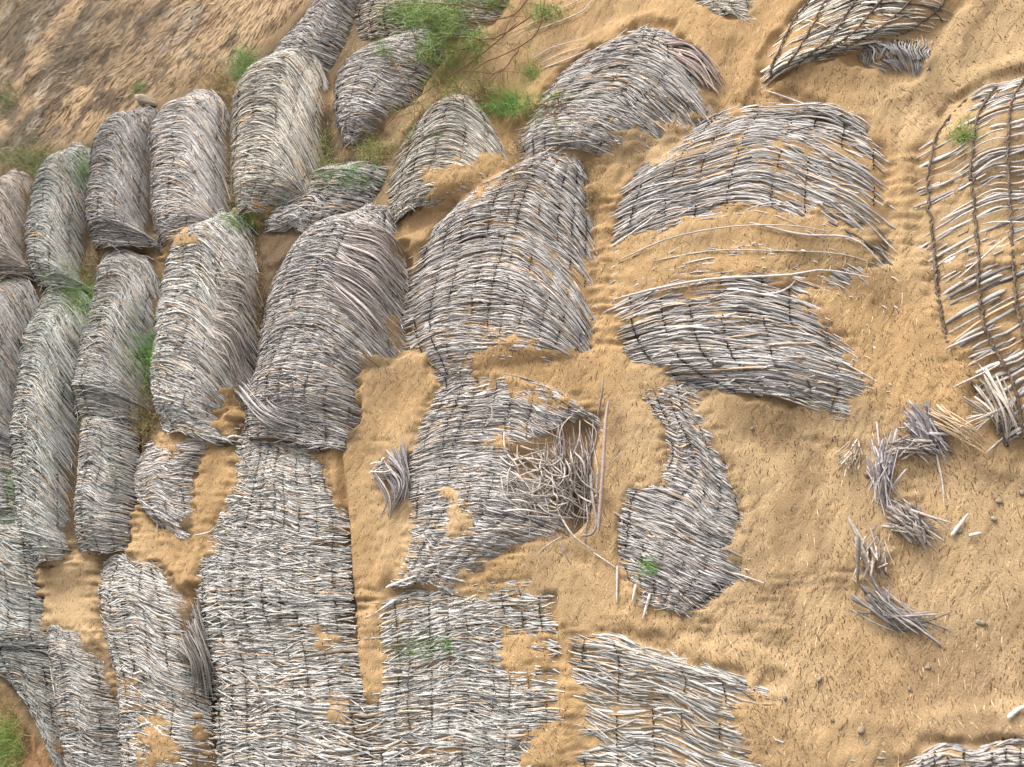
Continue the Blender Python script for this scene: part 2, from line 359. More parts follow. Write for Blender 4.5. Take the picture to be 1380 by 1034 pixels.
for M in MATS:
    ln = max(np.linalg.norm(np.diff(M['L'], axis=0), axis=1).sum(), np.linalg.norm(np.diff(M['R'], axis=0), axis=1).sum())
    wd = np.linalg.norm(M['R']-M['L'], axis=1).max()
    S, T = np.meshgrid(np.linspace(0, 1, int(wd/.004)+8), np.linspace(0, 1, int(ln/.004)+8))
    P = surf(M, S, T).reshape(-1, 3)
    iu = np.clip(np.searchsorted(au, P[:, 0]), 0, nu-1); iv = np.clip(np.searchsorted(av, P[:, 1]), 0, nv-1)
    np.maximum.at(hm, (iv, iu), P[:, 2])
cover = hm > -5
for _ in range(2):      # close pin holes
    for ax, s in ((0, 1), (0, -1), (1, 1), (1, -1)):
        q = np.roll(hm, s, ax); k = (~cover) & (q > -5); 
    n = sum((np.roll(cover, s, ax)).astype(int) for ax, s in ((0, 1), (0, -1), (1, 1), (1, -1)))
    mx = np.maximum.reduce([np.roll(hm, s, ax) for ax, s in ((0, 1), (0, -1), (1, 1), (1, -1))])
    k = (~cover) & (n >= 3); hm[k] = mx[k]; cover = hm > -5
H = np.where(cover, hm, 0)
def blur(A, n):
    for _ in range(n):
        for ax in (0, 1): A = (np.roll(A, 1, ax)+2*A+np.roll(A, -1, ax))/4
    return A
Hs = blur(H, 3); cs = blur(cover.astype(float), 4)
def box(A, r):
    for ax in (0, 1):
        n = A.shape[ax]; c = np.cumsum(A, ax); z = np.zeros_like(np.take(c, [0], ax)); c = np.concatenate([z, c], ax)
        i1 = np.minimum(np.arange(n)+r+1, n); i0 = np.maximum(np.arange(n)-r, 0); A = (np.take(c, i1, ax)-np.take(c, i0, ax))/(2*r+1)
    return A
cb = box(box(cover.astype(float), 9), 9); Hn = box(box(H, 9), 9)/(cb+.22)
P3 = np.stack([UU, VV, Hs], -1); px, py = proj(P3.reshape(-1, 3)); px = px.reshape(UU.shape); py = py.reshape(UU.shape)
front = ((P3-cl)@dl) > .1
vis = front & (px > -200) & (px < 1580) & (py > -200) & (py < 1240)
dm = np.full(UU.shape, -60.); dm[vis] = drift_mask(px[vis], py[vis])
raise_ = sstep(-22, 24, dm)
dust = sstep(.40, .62, fbm(UU*2.4+5, VV*8.5, 91, 4)+.07*sstep(-.6, .6, UU))*sstep(-2.6, -.3, UU)
lat = sstep(1215, 1235, px)*sstep(100, 130, py)*sstep(640, 610, py)*vis; dust = np.maximum(dust, lat*.55)
edge = sstep(.0, .34, (1-cb)*1.35+(fbm(UU*11, VV*11, 97, 3)-.5)*1.1-.62)*sstep(-1.7, -.5, UU)
raise_ = np.maximum(raise_, edge*.9*sstep(0, .12, cb))
Hd = np.maximum(Hs*cs, Hn*.92); Hout = np.maximum(Hs, Hn*.30*(1-cs))
g_h = (Hout - .014*cs + dust*.0150*cs)*(1-raise_) + raise_*(Hd+.012) + base*.35*(1-cs*.8)
# sand banked up in the furrows between the columns
furrow = blur(((1-cs)*1.0), 2)
micro = (fbm(UU*28+VV*9, VV*14, 31, 3)-.5)*.0055 + (fbm(UU*70+VV*30, VV*32-UU*8, 37, 2)-.5)*.0050
g_h += micro*(.35+.65*np.maximum(raise_, 1-cs))
# dirt bank beyond the mats at the upper left, corner at the lower left
BANK = [(-900,-900),(470,-900),(440,0),(372,60),(330,100),(260,130),(205,150),(140,190),(90,205),(0,240),(-900,330)]
bk = np.full(UU.shape, -99.); bk[front] = polysd(px[front], py[front], BANK)
bank = sstep(-6, 40, bk)
g_h += bank*(fbm(UU*4, VV*4, 41, 5)-.5)*.05 + bank*(fbm(UU*16, VV*16, 43, 3)-.5)*.006
g_h -= sstep(0, 300, bk)*.10
def sdn(poly):
    r = np.full(UU.shape, -99.); r[front] = polysd(px[front], py[front], poly); return r
cav = sstep(-5, 14, sdn(HOLE)); g_h -= cav*.018
for poly, dep in (([(176,590),(188,590),(186,690),(176,690)], .05), ([(262,790),(285,870),(296,1000),(285,1010),(262,900)], .05),
                  ([(462,600),(472,700),(478,850),(500,1040),(490,1040),(466,850)], .035), ([(540,330),(556,330),(552,470),(540,470)], .03),
                  ([(738,800),(752,800),(752,850),(742,850)], .02)):
    g_h -= sstep(-6, 6, sdn(poly))*dep
# ground colour, with shade under the mats put in
sand = np.array([.435, .300, .165]); sand2 = np.array([.43, .275, .135]); sand3 = np.array([.38, .265, .155]); under_shade = np.array([.10, .065, .042]); grey = np.array([.20, .175, .15])
k1 = sstep(.35, .65, fbm(UU*2.2, VV*2.2, 51, 4))[..., None]; col = sand*(1-k1)+sand2*k1
rt = (sstep(950, 1350, px)*sstep(600, 1000, py)*vis)[..., None]; col = col*(1-rt*.8)+sand3*rt*.8
under = (cs*(1-raise_)*(1-.9*dust))[..., None]; col = col*(1-under*.75)+under_shade*1.6*under*.75  # sand painted darker under the reeds, as shade in their gaps
n1_ = fbm(UU*5, VV*5, 61, 5); n2_ = fbm(UU*13+3, VV*9, 67, 4)
bc = np.array([.36, .245, .145])*(1-sstep(.36, .66, n1_))[..., None]+np.array([.45, .31, .18])*sstep(.36, .66, n1_)[..., None]
ds = (sstep(.50, .64, n2_)*.85)[..., None]; bc = bc*(1-ds)+np.array([.12, .09, .065])*ds
fl = (sstep(300, 40, px)*sstep(.28, .48, fbm(UU*2.5, VV*2.5, 71, 4)))[..., None]; bc = bc*(1-fl*.85)+np.array([.11, .088, .06])*fl*.85
pl = (sstep(.60, .70, fbm(UU*6+9, VV*5, 77, 3))*.5)[..., None]; bc = bc*(1-pl)+np.array([.45, .38, .30])*pl
bb = bank[..., None]; col = col*(1-bb)+bc*bb
ll = sstep(-8, 15, sdn([(-60,905),(10,925),(30,960),(75,1000),(90,1040),(120,1150),(60,1190),(-60,1170),(-140,1050)]))[..., None]; col = col*(1-ll)+(np.array([.34, .19, .10])*(1-sstep(.45,.6,n2_)*.6)[..., None])*ll
lt = (sstep(540, 300, px)*vis*(1-bank)*cs.clip(0, 1)*0)[..., None]
fw = (sstep(600, 430, px)*(1-bank)*sstep(2, -8, dm)*(1-ll[..., 0])*sstep(.25, .5, fbm(UU*9, VV*6, 95, 3)+.12))[..., None]; col = col*(1-fw*.92)+np.array([.13, .092, .058])*fw*.92  # ground mixed darker across the left-hand furrows
stn = (sstep(.60, .74, fbm(UU*8, VV*5, 81, 4))*.45*(1-bank))[..., None]; col = col*(1-stn)+np.array([.22, .14, .075])*stn
idx = np.arange(nu*nv).reshape(nv, nu)
F = np.stack([idx[:-1, :-1], idx[:-1, 1:], idx[1:, 1:], idx[1:, :-1]], -1).reshape(-1, 4)
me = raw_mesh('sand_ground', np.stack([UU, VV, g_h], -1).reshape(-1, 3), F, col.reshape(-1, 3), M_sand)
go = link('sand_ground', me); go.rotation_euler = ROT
tag(go, 'tan sandy slope with wind drifted sand', None, kind='structure')
def gh(u, v):
    fu = np.interp(u, au, np.arange(nu)); fv = np.interp(v, av, np.arange(nv))
    i = np.clip(fu.astype(int), 0, nu-2); j = np.clip(fv.astype(int), 0, nv-2); a = fu-i; b = fv-j
    return (g_h[j, i]*(1-a)+g_h[j, i+1]*a)*(1-b)+(g_h[j+1, i]*(1-a)+g_h[j+1, i+1]*a)*b
def cvr(u, v):
    i = np.clip(np.searchsorted(au, u), 0, nu-1); j = np.clip(np.searchsorted(av, v), 0, nv-1); return cs[j, i], dm[j, i], bank[j, i]
def at(px_, py_, it=4):
    """point of the ground surface seen at a pixel"""
    px_ = np.asarray(px_, float); py_ = np.asarray(py_, float); w_ = np.zeros(px_.shape)
    for _ in range(it):
        p = ray(px_, py_, w_) if w_.ndim == 0 else np.stack([*np.moveaxis(rayw(px_, py_, w_), -1, 0)], -1)
        w_ = .5*w_+.5*gh(p[..., 0], p[..., 1])
    p[..., 2] = gh(p[..., 0], p[..., 1]); return p
def rayw(px, py, w):
    X = (px/PW*2-1)*HW; Y = -(py-PH/2)/(PW/2)*HW
    r = dl + X[..., None]*rl + Y[..., None]*ul
    return cl + ((w-cl[2])/r[..., 2])[..., None]*r

# ------------------------------------------------------------------ reeds
def reed_colours(n, tint, br, rg, dark=.0):
    b = np.clip(rg.normal(.49, .09, n), .24, .68)
    k = rg.random(n) < .12; b[k] *= .52
    c = b[:, None]*np.array(tint)[None]*1.0
    w_ = (rg.random(n) < .16)[:, None]*rg.uniform(.3, .9, n)[:, None]
    c = c*(1-w_)+np.array([.40, .27, .16])*w_*(b[:, None]/.38)
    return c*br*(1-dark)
def build_mat(M, idx):
    rg = np.random.default_rng(100+idx)
    lnL = np.linalg.norm(np.diff(M['L'], axis=0), axis=1).sum(); lnR = np.linalg.norm(np.diff(M['R'], axis=0), axis=1).sum()
    ln = .5*(lnL+lnR); wd = np.linalg.norm(M['R']-M['L'], axis=1).mean()
    o = surf(M, np.array([.5]), np.array([.5]))[0]; o[2] = 0
    root = empty('reed_mat', o, M['label'], 'reed mat', M['group'])
    nt_ = M['twines']; K = int(np.clip(wd/.022, 14, 40))
    tw_s = (np.arange(nt_)+.5)/nt_ + rg.uniform(-.02, .02, nt_)
    def layer(n, full, lift, rad, dark, jit, smin=.2, ang=0, K=K):
        if n < 1: return None
        if full:
            t0 = (np.arange(n)+rg.uniform(-.35, .35, n))/n
            rag = M['rag']; a = rg.uniform(-.05, .05, n)*(.5+.5*rag)-(rg.random(n) < .08)*.05; b = 1+rg.uniform(-.09*rag, .035, n)-rag*.10*(vn(t0*ln*28, t0*0+3, 33)-.3).clip(0, 1)
            cut = rg.random(n) < .22; b = np.where(cut, rg.uniform(.35, .95, n), b)
            cut = rg.random(n) < .18; a = np.where(cut, rg.uniform(.03, .5, n), a)
            b = np.maximum(b, a+.25)
        else:
            t0 = rg.random(n); q = rg.uniform(smin*.5, smin*2.2, n); a = rg.uniform(-.04, 1.0-q*.6, n); b = np.minimum(a+q, 1.04)
        x = np.linspace(0, 1, K)[None]; s = a[:, None]+(b-a)[:, None]*x
        p1 = rg.uniform(0, 40, (n, 1)); sg = np.floor(s*nt_+.02).astype(np.int64)
        t = t0[:, None] + (jit/ln)*((vn(s*3+p1, p1*3, 2)-.5)*2+(vn(s*9+p1, p1*5, 4)-.5)*.25) + rg.normal(0, .6, (n, 1))*(jit/ln)*(s-.5)
        t += (vn(s*4, t0[:, None]*ln*9, 15)-.5)*.030/ln + (hashn(sg, (p1*613).astype(np.int64)+0*sg, 5)-.5)*.0045/ln
        t += rg.normal(0, 1, (n, 1))*ang*(s-.5*(a+b)[:, None])*wd/ln
        P = surf(M, s, np.clip(t, 0, 1)); over = (t-np.clip(t, 0, 1))*ln; P[..., 1] -= over
        # pinch at every tie, bulge between the ties
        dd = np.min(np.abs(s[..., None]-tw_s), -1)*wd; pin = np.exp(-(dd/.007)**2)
        P[..., 2] += lift + rg.normal(0, .0022, (n, 1)) + (vn(s*6+p1, p1*2, 8)-.4)*.005 - pin*.0040 + (vn(s*nt_+p1, p1*7, 6)-.5)*.003
        if 'torn' in M['label']:
            hx, hy = proj(P); hole = sstep(-6, 3, polysd(hx, hy, HOLE)); P[..., 2] -= hole*.045
        # side reeds spring away from the mat at the frayed ends
        fr = (rg.random((n, 1)) < .12)*sstep(.8, 1.0, x)*rg.uniform(.3, 1, (n, 1)); P[..., 2] += fr*.020
        R = rad*rg.lognormal(0, .26, (n, 1))*np.ones((1, K)); R *= (1-.30*pin)*(.45+.55*np.minimum(1, np.minimum(x, 1-x)*14))
        cc = reed_colours(n, M['tint'], M['br'], rg, dark)[:, None, :]*np.ones((1, K, 1))
        shade = .84+.34*hashn(sg, (p1*977).astype(np.int64)+0*sg, 3)
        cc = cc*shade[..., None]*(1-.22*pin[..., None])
        return P-o, R, cc
    n = int(ln/M['pitch']*M['dens'])
    out = []
    cr_ = M['rad'] > .0036
    A = layer(int(n*(.25 if cr_ else .95)), True, -.0052, M['rad']*1.15, .14, .007)  # lower reeds tinted darker, shade between the reeds put into their colour
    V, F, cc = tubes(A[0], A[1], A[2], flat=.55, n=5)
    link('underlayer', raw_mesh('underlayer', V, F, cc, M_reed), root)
    B = layer(int(n*1.25), True, 0, M['rad']*.86, 0, .006)
    sets = [B]; bk_ = M['brick']
    tie = wd/nt_                     # short broken lengths caught between the ties
    sets.append(layer(int(n*nt_*1.5*bk_), False, .0036, M['rad']*.86, -.04, .002, 1.05*tie/wd, .16, 7))
    sets.append(layer(int(n*nt_*1.1*bk_), False, .0052, M['rad']*.52, -.12, .002, .85*tie/wd, .26, 6))
    sets.append(layer(int(n*nt_*.35*bk_), False, .0056, M['rad']*.40, .70, .002, .60*tie/wd, .3, 6))
    nc = int(n*wd/.10*.45*M['layer'])
    Cc = layer(nc, False, .0042, M['rad']*.70, 0, .010, min(.5, .10/wd)); sets.append(Cc)
    Dd = layer(int(nc*.8), False, .0055, M['rad']*.42, -.12, .012, min(.6, .09/wd)); sets.append(Dd)
    Vs, Fs, Cs = [], [], []; k = 0
    for (P, R, c) in [q for q in sets if q]:
        V, F, c2 = tubes(P, R, c, flat=.28 if cr_ else .5, n=5); Vs.append(V); Fs.append(F+k); Cs.append(c2); k += len(V)
    link('reeds', raw_mesh('reeds', np.concatenate(Vs), np.concatenate(Fs), np.concatenate(Cs), M_reed), root)
    # ties: a dark cord stitched over and under the reeds
    coarse = M['rad'] > .0036
    for s0 in tw_s:
        m_ = int(ln/(M['pitch']*.62)); t = np.linspace(.005, .995, m_); ph = rg.uniform(0, 6)
        s = s0 + (vn(t*ln*7, ph+t*0, 7)-.5)*.055*min(1, .4/wd) + np.where(np.arange(m_) % 2, 1, -1)*.0012/wd + rg.normal(0, .0016, m_)/wd
        P = surf(M, s, t); gate = vn(t*ln*22, ph*3+0*t, 12)
        if 'torn' in M['label']:
            hx, hy = proj(P); P[:, 2] -= sstep(-6, 3, polysd(hx, hy, HOLE))*.045
        P[:, 2] += np.where(np.arange(m_) % 2, .0088 + .001*coarse, (.0045 if coarse else -.0050)) - (gate < .46)*.014*(0 if coarse else 1)
        r = (.0034 if coarse else .0015)*np.ones(m_)*(1+.7*(rg.random(m_)-.5))
        c = np.array([.040, .032, .028] if not coarse else [.16, .12, .09])*rg.uniform(.7, 1.5, (m_, 1))
        V, F, c2 = tubes((P-o)[None], r[None], c[None], n=4)
        link('twine', raw_mesh('twine', V, F, c2, M_twine), root)
    return root
for i, M in enumerate(MATS): build_mat(M, i)

# ------------------------------------------------------------------ loose strands
def px_path(pts, heights, K=14):
    P = at(np.array([p[0] for p in pts], float), np.array([p[1] for p in pts], float))
    hs = np.array(heights if hasattr(heights, '__len__') else [heights]*len(pts), float)
    # keep each point on its own line of sight while it rises off the ground
    w_ = P[:, 2]+hs; Q = rayw(np.array([p[0] for p in pts], float), np.array([p[1] for p in pts], float), w_)
    return spline(Q, np.linspace(0, 1, K))
def strand_mesh(name, paths, rads, cols, mat, flat=.7, parent=None, o=None, n=5, taper=.5):
    Vs, Fs, Cs = [], [], []; k = 0
    for P, r, c in zip(paths, rads, cols):
        K = len(P); x = np.linspace(0, 1, K); R = r*(1-taper*x**2)*(.5+.5*np.minimum(1, np.minimum(x, 1-x)*12))
        cc = np.array(c)[None, :]*(.8+.4*vn(x*7, c[0]*999+0*x, 3))[:, None]
        V, F, c2 = tubes((P-o)[None], R[None], cc[None], flat=flat, n=n); Vs.append(V); Fs.append(F+k); Cs.append(c2); k += len(V)
    return link(name, raw_mesh(name, np.concatenate(Vs), np.concatenate(Fs), np.concatenate(Cs), mat), parent)
def loose(name, label, cat, pts, h=.006, r=.004, c=(.45, .38, .33), group=None, mat=None, taper=.5):
    P = px_path(pts, h); o = P[0].copy(); o[2] = gh(o[0], o[1])
    ob = strand_mesh(name, [P], [r], [c], mat or M_reed, o=o, taper=taper); ob.location = l2w(o); ob.rotation_euler = ROT
    return tag(ob, label, cat, group)
PALE = (.56, .50, .46); TAN = (.42, .32, .22); DK = (.16, .12, .10)
loose('stick', 'tall pinkish stick standing in the sand beside the torn mat', 'stick', [(806,718),(812,640),(816,570),(820,540)], [.03, .05, .05, .05], .0055, (.45, .33, .27), taper=.3)
loose('stick', 'shorter stick just above the tall pinkish stick', 'stick', [(806,560),(811,530),(813,506)], [.03, .05, .06], .004, (.42, .30, .24))
loose('bent_reed', 'stout reed bent like a hook at the foot of the tall pinkish stick', 'reed', [(795,640),(800,680),(804,705),(797,720),(782,722)], .02, .0045, (.34, .28, .25), taper=.2)
loose('loose_reed', 'long thin reed lying across the sandy band of the largest mat', 'reed', [(826,404),(890,388),(960,376),(1060,371),(1110,364),(1172,374)], .010, .0042, PALE, 'loose reeds')
loose('loose_reed', 'thin grey reed arching over the upper part of the sandy band', 'reed', [(832,352),(900,322),(980,306),(1060,304),(1120,312)], .012, .0026, (.48, .43, .39), 'loose reeds')
loose('loose_reed', 'half buried reed running through the middle of the sandy band', 'reed', [(880,352),(960,338),(1040,338),(1130,342),(1185,358)], .005, .0024, (.50, .44, .38), 'loose reeds')
loose('loose_reed', 'curved pale reed along the lower side of the sandy band of the largest mat', 'reed', [(980,398),(1040,396),(1062,388),(1072,378)], .006, .0035, PALE, 'loose reeds')
loose('loose_reed', 'single pale reed crossing the lower sand of the domed sandy band', 'reed', [(1010,300),(1080,316),(1150,322),(1195,362)], .008, .0035, PALE, 'loose reeds')
for k, (pts, lb) in enumerate([
  ([(715,82),(745,64),(790,52)], 'uppermost of the pale reed stubs beside the lime green sprig near the top'),
  ([(728,86),(758,72),(788,62)], 'middle pale reed stub beside the lime green sprig near the top'),
  ([(728,94),(765,80),(796,66)], 'lowest of the pale reed stubs beside the lime green sprig near the top'),
  ([(700,40),(760,10),(800,-10)], 'long pale reed at the top edge right of the twiggy shrub'),
  ([(714,44),(780,18),(800,-2)], 'thin pale reed lying just below the long reed at the top edge'),
  ([(808,74),(830,52),(846,38)], 'slanting pale reed leaning above the frayed broad mat'),
  ([(845,44),(862,42)], 'short white chip of reed above the frayed broad mat'),
  ([(735,195),(790,190),(800,200)], 'pale reed stub at the foot of the frayed broad mat'),
  ([(742,186),(790,194),(828,210)], 'long flat pale reed at the foot of the frayed broad mat'),
  ([(725,212),(745,198)], 'stubby light reed poking from the sand at the foot of the frayed broad mat'),
  ([(553,470),(562,462)], 'short white reed piece at the lower left of the tall domed mat'),
  ([(800,745),(830,765)], 'pale splinter on the sand below the hooked reed'),
  ([(826,690),(838,700),(836,730)], 'curled pale reed at the left edge of the clover mat'),
  ([(832,762),(831,812)], 'upright reed stub in the sand below the clover mat'),
  ([(857,788),(852,812)], 'white split reed stub standing in the sand below the clover mat'),
  ([(876,800),(866,835)], 'thin bent reed in the sand right of the white stub'),
  ([(940,770),(985,772),(1030,786)], 'pale tapering reed poking right from the clover mat into open sand'),
  ([(1148,705),(1160,725),(1168,740)], 'wide pale reed leaning at the head of the twisted strip'),
  ([(1282,722),(1305,692)], 'white broken slat on the sand right of the dark folded scrap'),
  ([(1306,722),(1322,718)], 'short white chip on the sand right of the broken slat'),
  ([(1358,968),(1372,956),(1392,948)], 'curved white root at the right edge on open sand'),
  ([(1262,612),(1270,650),(1272,680)], 'thin upright reed right of the dark folded scrap'),
  ([(1275,470),(1320,450),(1350,440)], 'slender reed sticking left from the lattice mat at its foot'),
  ([(1285,522),(1340,495),(1375,470)], 'bleached slat sticking out from the lower end of the lattice mat'),
  ([(1330,610),(1350,592),(1372,580)], 'pale slat lying below the lattice mat'),
  ([(575,806),(590,798),(600,800)], 'small tan splinter above the square holed mat'),
  ([(520,792),(545,782),(562,776)], 'bright white reed on the sand spot above the square holed mat'),
  ([(1110,150),(1050,128),(1030,122)], 'pale reed at the crest of the largest mat'),
  ([(66,870),(68,900),(76,950)], 'long white fibre hanging down the fine grained mat at bottom left'),
  ([(300,596),(312,588),(330,590)], 'white reed end over the sand strip beside the longest flat mat'),
  ([(262,722),(280,718),(288,712)], 'pale reed bridging the sand strip beside the longest flat mat'),
  ([(160,920),(182,908),(192,905)], 'white pointed reed end on the bleached frayed mat'),
  ]):
    wht = 'white' in lb
    loose('loose_reed', lb, 'reed', pts, .008, random.uniform(.0024, .0038)+(.0015 if wht else 0), (.68, .64, .58) if wht else PALE, 'loose reeds')

# long reeds hanging into the furrow on the right-hand side of the dark domed mat and others
def fringe(label, anchors, n, r, c, seed, spread=6, h0=.02, name='reed_fringe'):
    """anchors: list of pixel polylines; n reeds interpolated between them"""
    rg = np.random.default_rng(seed); A = [px_path(a, [.018]+[.03]*(len(a)-2)+[.006]) for a in anchors]; A = np.array(A)
    paths, rads, cols = [], [], []
    wide = 7 <= seed <= 13
    for k in range(int(n*(2.4 if wide else 1.5))):
        f = rg.random(); P = spline(A.reshape(len(A), -1), np.array([f]))[0].reshape(A.shape[1:]).copy()
        P += rg.normal(0, .0055, (1, 3)); P[:, :2] += np.linspace(-1, 1, len(P))[:, None]*rg.normal(0, .010, (1, 2))+(rg.normal(0, .006, (1, 2))*(np.linspace(-1, 1, len(P))[:, None]**2)); P[:, 2] += rg.uniform(-.018, .002) if wide else rg.uniform(-.016, .010)
        if wide:
            q = rg.uniform(.3, .75); a0 = rg.uniform(0, 1-q); P = spline(P, a0+q*np.linspace(0, 1, len(P))); L0 = np.linspace(0, 1, len(P))[:, None]
            P = P*.3+(P[0]+(P[-1]-P[0])*L0)*.7; an = rg.normal(0, .28); cm = P.mean(0); d0 = P-cm
            P[:, 0] = cm[0]+d0[:, 0]*math.cos(an)-d0[:, 1]*math.sin(an); P[:, 1] = cm[1]+d0[:, 0]*math.sin(an)+d0[:, 1]*math.cos(an); P[:, :2] += rg.normal(0, .008, (1, 2)); P[:, 2] += (L0[:, 0]-.5)*rg.normal(0, .02)
        else:
            e = int(len(P)*rg.uniform(.75, 1)); P = spline(P[:e], np.linspace(0, 1, len(P)))
        paths.append(P); rads.append(r*(.52 if wide else .55)*rg.lognormal(0, .45)); cols.append(np.array(c)*rg.uniform(.5, 1.5 if wide else 2.1))
    o = paths[0][0].copy(); o[2] = gh(o[0], o[1])
    ob = strand_mesh(name, paths, rads, cols, M_reed, o=o, flat=.35 if wide else .7); ob.location = l2w(o); ob.rotation_euler = ROT
    return tag(ob, label, 'reed bundle', 'bundles of loose reeds')
fringe('long dark reeds hanging off the right side of the dark domed mat', [[(478,300),(520,310),(545,345)],[(462,330),(510,350),(550,400)],[(450,360),(500,395),(546,450)],[(440,400),(485,430),(530,480)]], 70, .0038, (.34, .29, .27), 1)
fringe('drooping reeds along the right side of the mossy topped rounded mat', [[(300,345),(335,360),(352,400)],[(290,400),(325,410),(345,450)],[(290,440),(315,455),(335,510)],[(285,480),(305,500),(320,530)]], 60, .0032, (.36, .31, .27), 2)
fringe('bunched reeds sweeping round the lower left corner of the dark domed mat', [[(334,540),(352,570),(395,595)],[(330,520),(360,560),(410,580)],[(350,505),(372,545),(420,560)]], 50, .0034, (.33, .30, .29), 3)
fringe('frayed dark reeds hanging into the furrow beside the bleached mat', [[(240,870),(258,900),(262,940)],[(255,850),(275,890),(285,950)],[(262,810),(280,860),(284,900)]], 60, .0030, (.20, .18, .16), 4)
fringe('brown reeds fanning off the right end of the frayed broad mat', [[(885,58),(925,62),(965,112)],[(900,62),(945,75),(985,128)],[(905,75),(935,100),(960,132)]], 45, .0040, (.34, .27, .24), 5)
fringe('twisted clump of grey reeds at the left edge of the torn mat', [[(505,640),(520,680),(512,715)],[(520,620),(545,650),(530,690)],[(540,600),(548,640),(560,660)]], 45, .0036, (.30, .27, .27), 6)
fringe('curled ring of dead reeds beside the torn mat, above the twisted clump', [[(505,630),(512,616),(528,626)],[(500,640),(520,640),(530,632)]], 16, .0030, (.40, .35, .32), 16)
fringe('dark folded reed bundle at the head of the buried scraps', [[(1218,545),(1245,560),(1280,600)],[(1222,560),(1250,590),(1275,612)],[(1232,535),(1262,570),(1295,610)]], 40, .0046, (.36, .32, .32), 7)
fringe('flat reed bundle pointing left under the dark folded bundle', [[(1195,612),(1225,605),(1262,612)],[(1200,600),(1232,590),(1265,606)]], 22, .0042, (.40, .34, .30), 8)
fringe('grey reed bundle curving down the left side of the buried scraps', [[(1184,600),(1180,640),(1190,690)],[(1196,585),(1188,640),(1200,700)],[(1192,560),(1192,600),(1184,650)]], 30, .0040, (.42, .37, .36), 9)
fringe('reed bundle slanting down right between the buried scraps', [[(1192,680),(1225,705),(1262,742)],[(1205,672),(1240,700),(1268,728)],[(1195,700),(1225,725),(1240,738)]], 36, .0044, (.42, .36, .32), 10)
fringe('arc of grey reeds curving across the open sand below the scraps', [[(1158,790),(1190,828),(1270,842)],[(1165,782),(1205,826),(1285,850)],[(1156,800),(1185,838),(1235,848)]], 30, .0040, (.34, .30, .28), 11)
fringe('steep reeds leaning left at the head of the arc of grey reeds', [[(1160,708),(1160,750),(1158,800)],[(1168,712),(1175,750),(1190,778)],[(1200,740),(1192,765),(1188,780)]], 18, .0038, (.50, .42, .35), 12)
fringe('small fan of pale reeds on the sand beside the largest mat foot', [[(1120,625),(1140,610),(1150,590)],[(1135,640),(1146,618),(1156,592)],[(1170,610),(1160,600),(1150,588)]], 12, .0036, (.46, .38, .30), 13)
fringe('broken reeds slanting off the right of the lattice mat foot', [[(1300,590),(1335,560),(1390,520)],[(1320,520),(1345,560),(1350,600)],[(1345,500),(1370,540),(1390,580)]], 26, .0032, (.38, .33, .28), 14)
fringe('brown grassy reeds spraying up at the peak against the dirt bank', [[(215,185),(240,150),(270,112)],[(222,180),(252,140),(275,118)],[(300,170),(296,140),(275,125)]], 60, .0030, (.30, .21, .15), 15)
fringe('buff reeds under sand beyond the dark folded bundle', [[(1245,560),(1290,590),(1330,610)],[(1260,545),(1300,570),(1320,600)]], 14, .0040, (.44, .33, .22), 17)

# tangle of broken reeds in the torn mat
rg = np.random.default_rng(5); paths, rads, cols = [], [], []
for k in range(130):
    cx, cy = rg.normal(738, 30), rg.normal(648, 32); a = rg.uniform(-.2, 1.7) if rg.random() < .7 else rg.uniform(0, 3.14); l = rg.uniform(12, 40)
    b = a+rg.uniform(-.9, .9)
    pts = [(cx-l*math.cos(a), cy-l*math.sin(a)), (cx, cy), (cx+l*math.cos(b), cy+l*math.sin(b))]
    paths.append(px_path(pts, [rg.uniform(.0, .03), rg.uniform(.01, .05), rg.uniform(.0, .03)])); rads.append(rg.uniform(.0010, .0034)); cols.append(np.array([.62, .54, .47])*rg.uniform(.35, 1.35))
for k in range(80):
    x = rg.uniform(745, 800); y0 = rg.uniform(560, 660); 
    pts = [(x+rg.uniform(-8, 8), y0), (x+rg.uniform(0, 10), y0+rg.uniform(20, 45)), (x+rg.uniform(-15, 8), min(738, y0+rg.uniform(50, 90)))]
    paths.append(px_path(pts, [.01, rg.uniform(.01, .03), .005])); rads.append(rg.uniform(.0010, .0028)); cols.append(np.array([.38, .32, .29])*rg.uniform(.4, 1.5))
o = paths[0][1].copy(); ob = strand_mesh('reed_tangle', paths, rads, cols, M_reed, o=o); ob.location = l2w(o); ob.rotation_euler = ROT
tag(ob, 'tangle of broken and curled reeds in the hole of the torn mat', 'reed tangle')

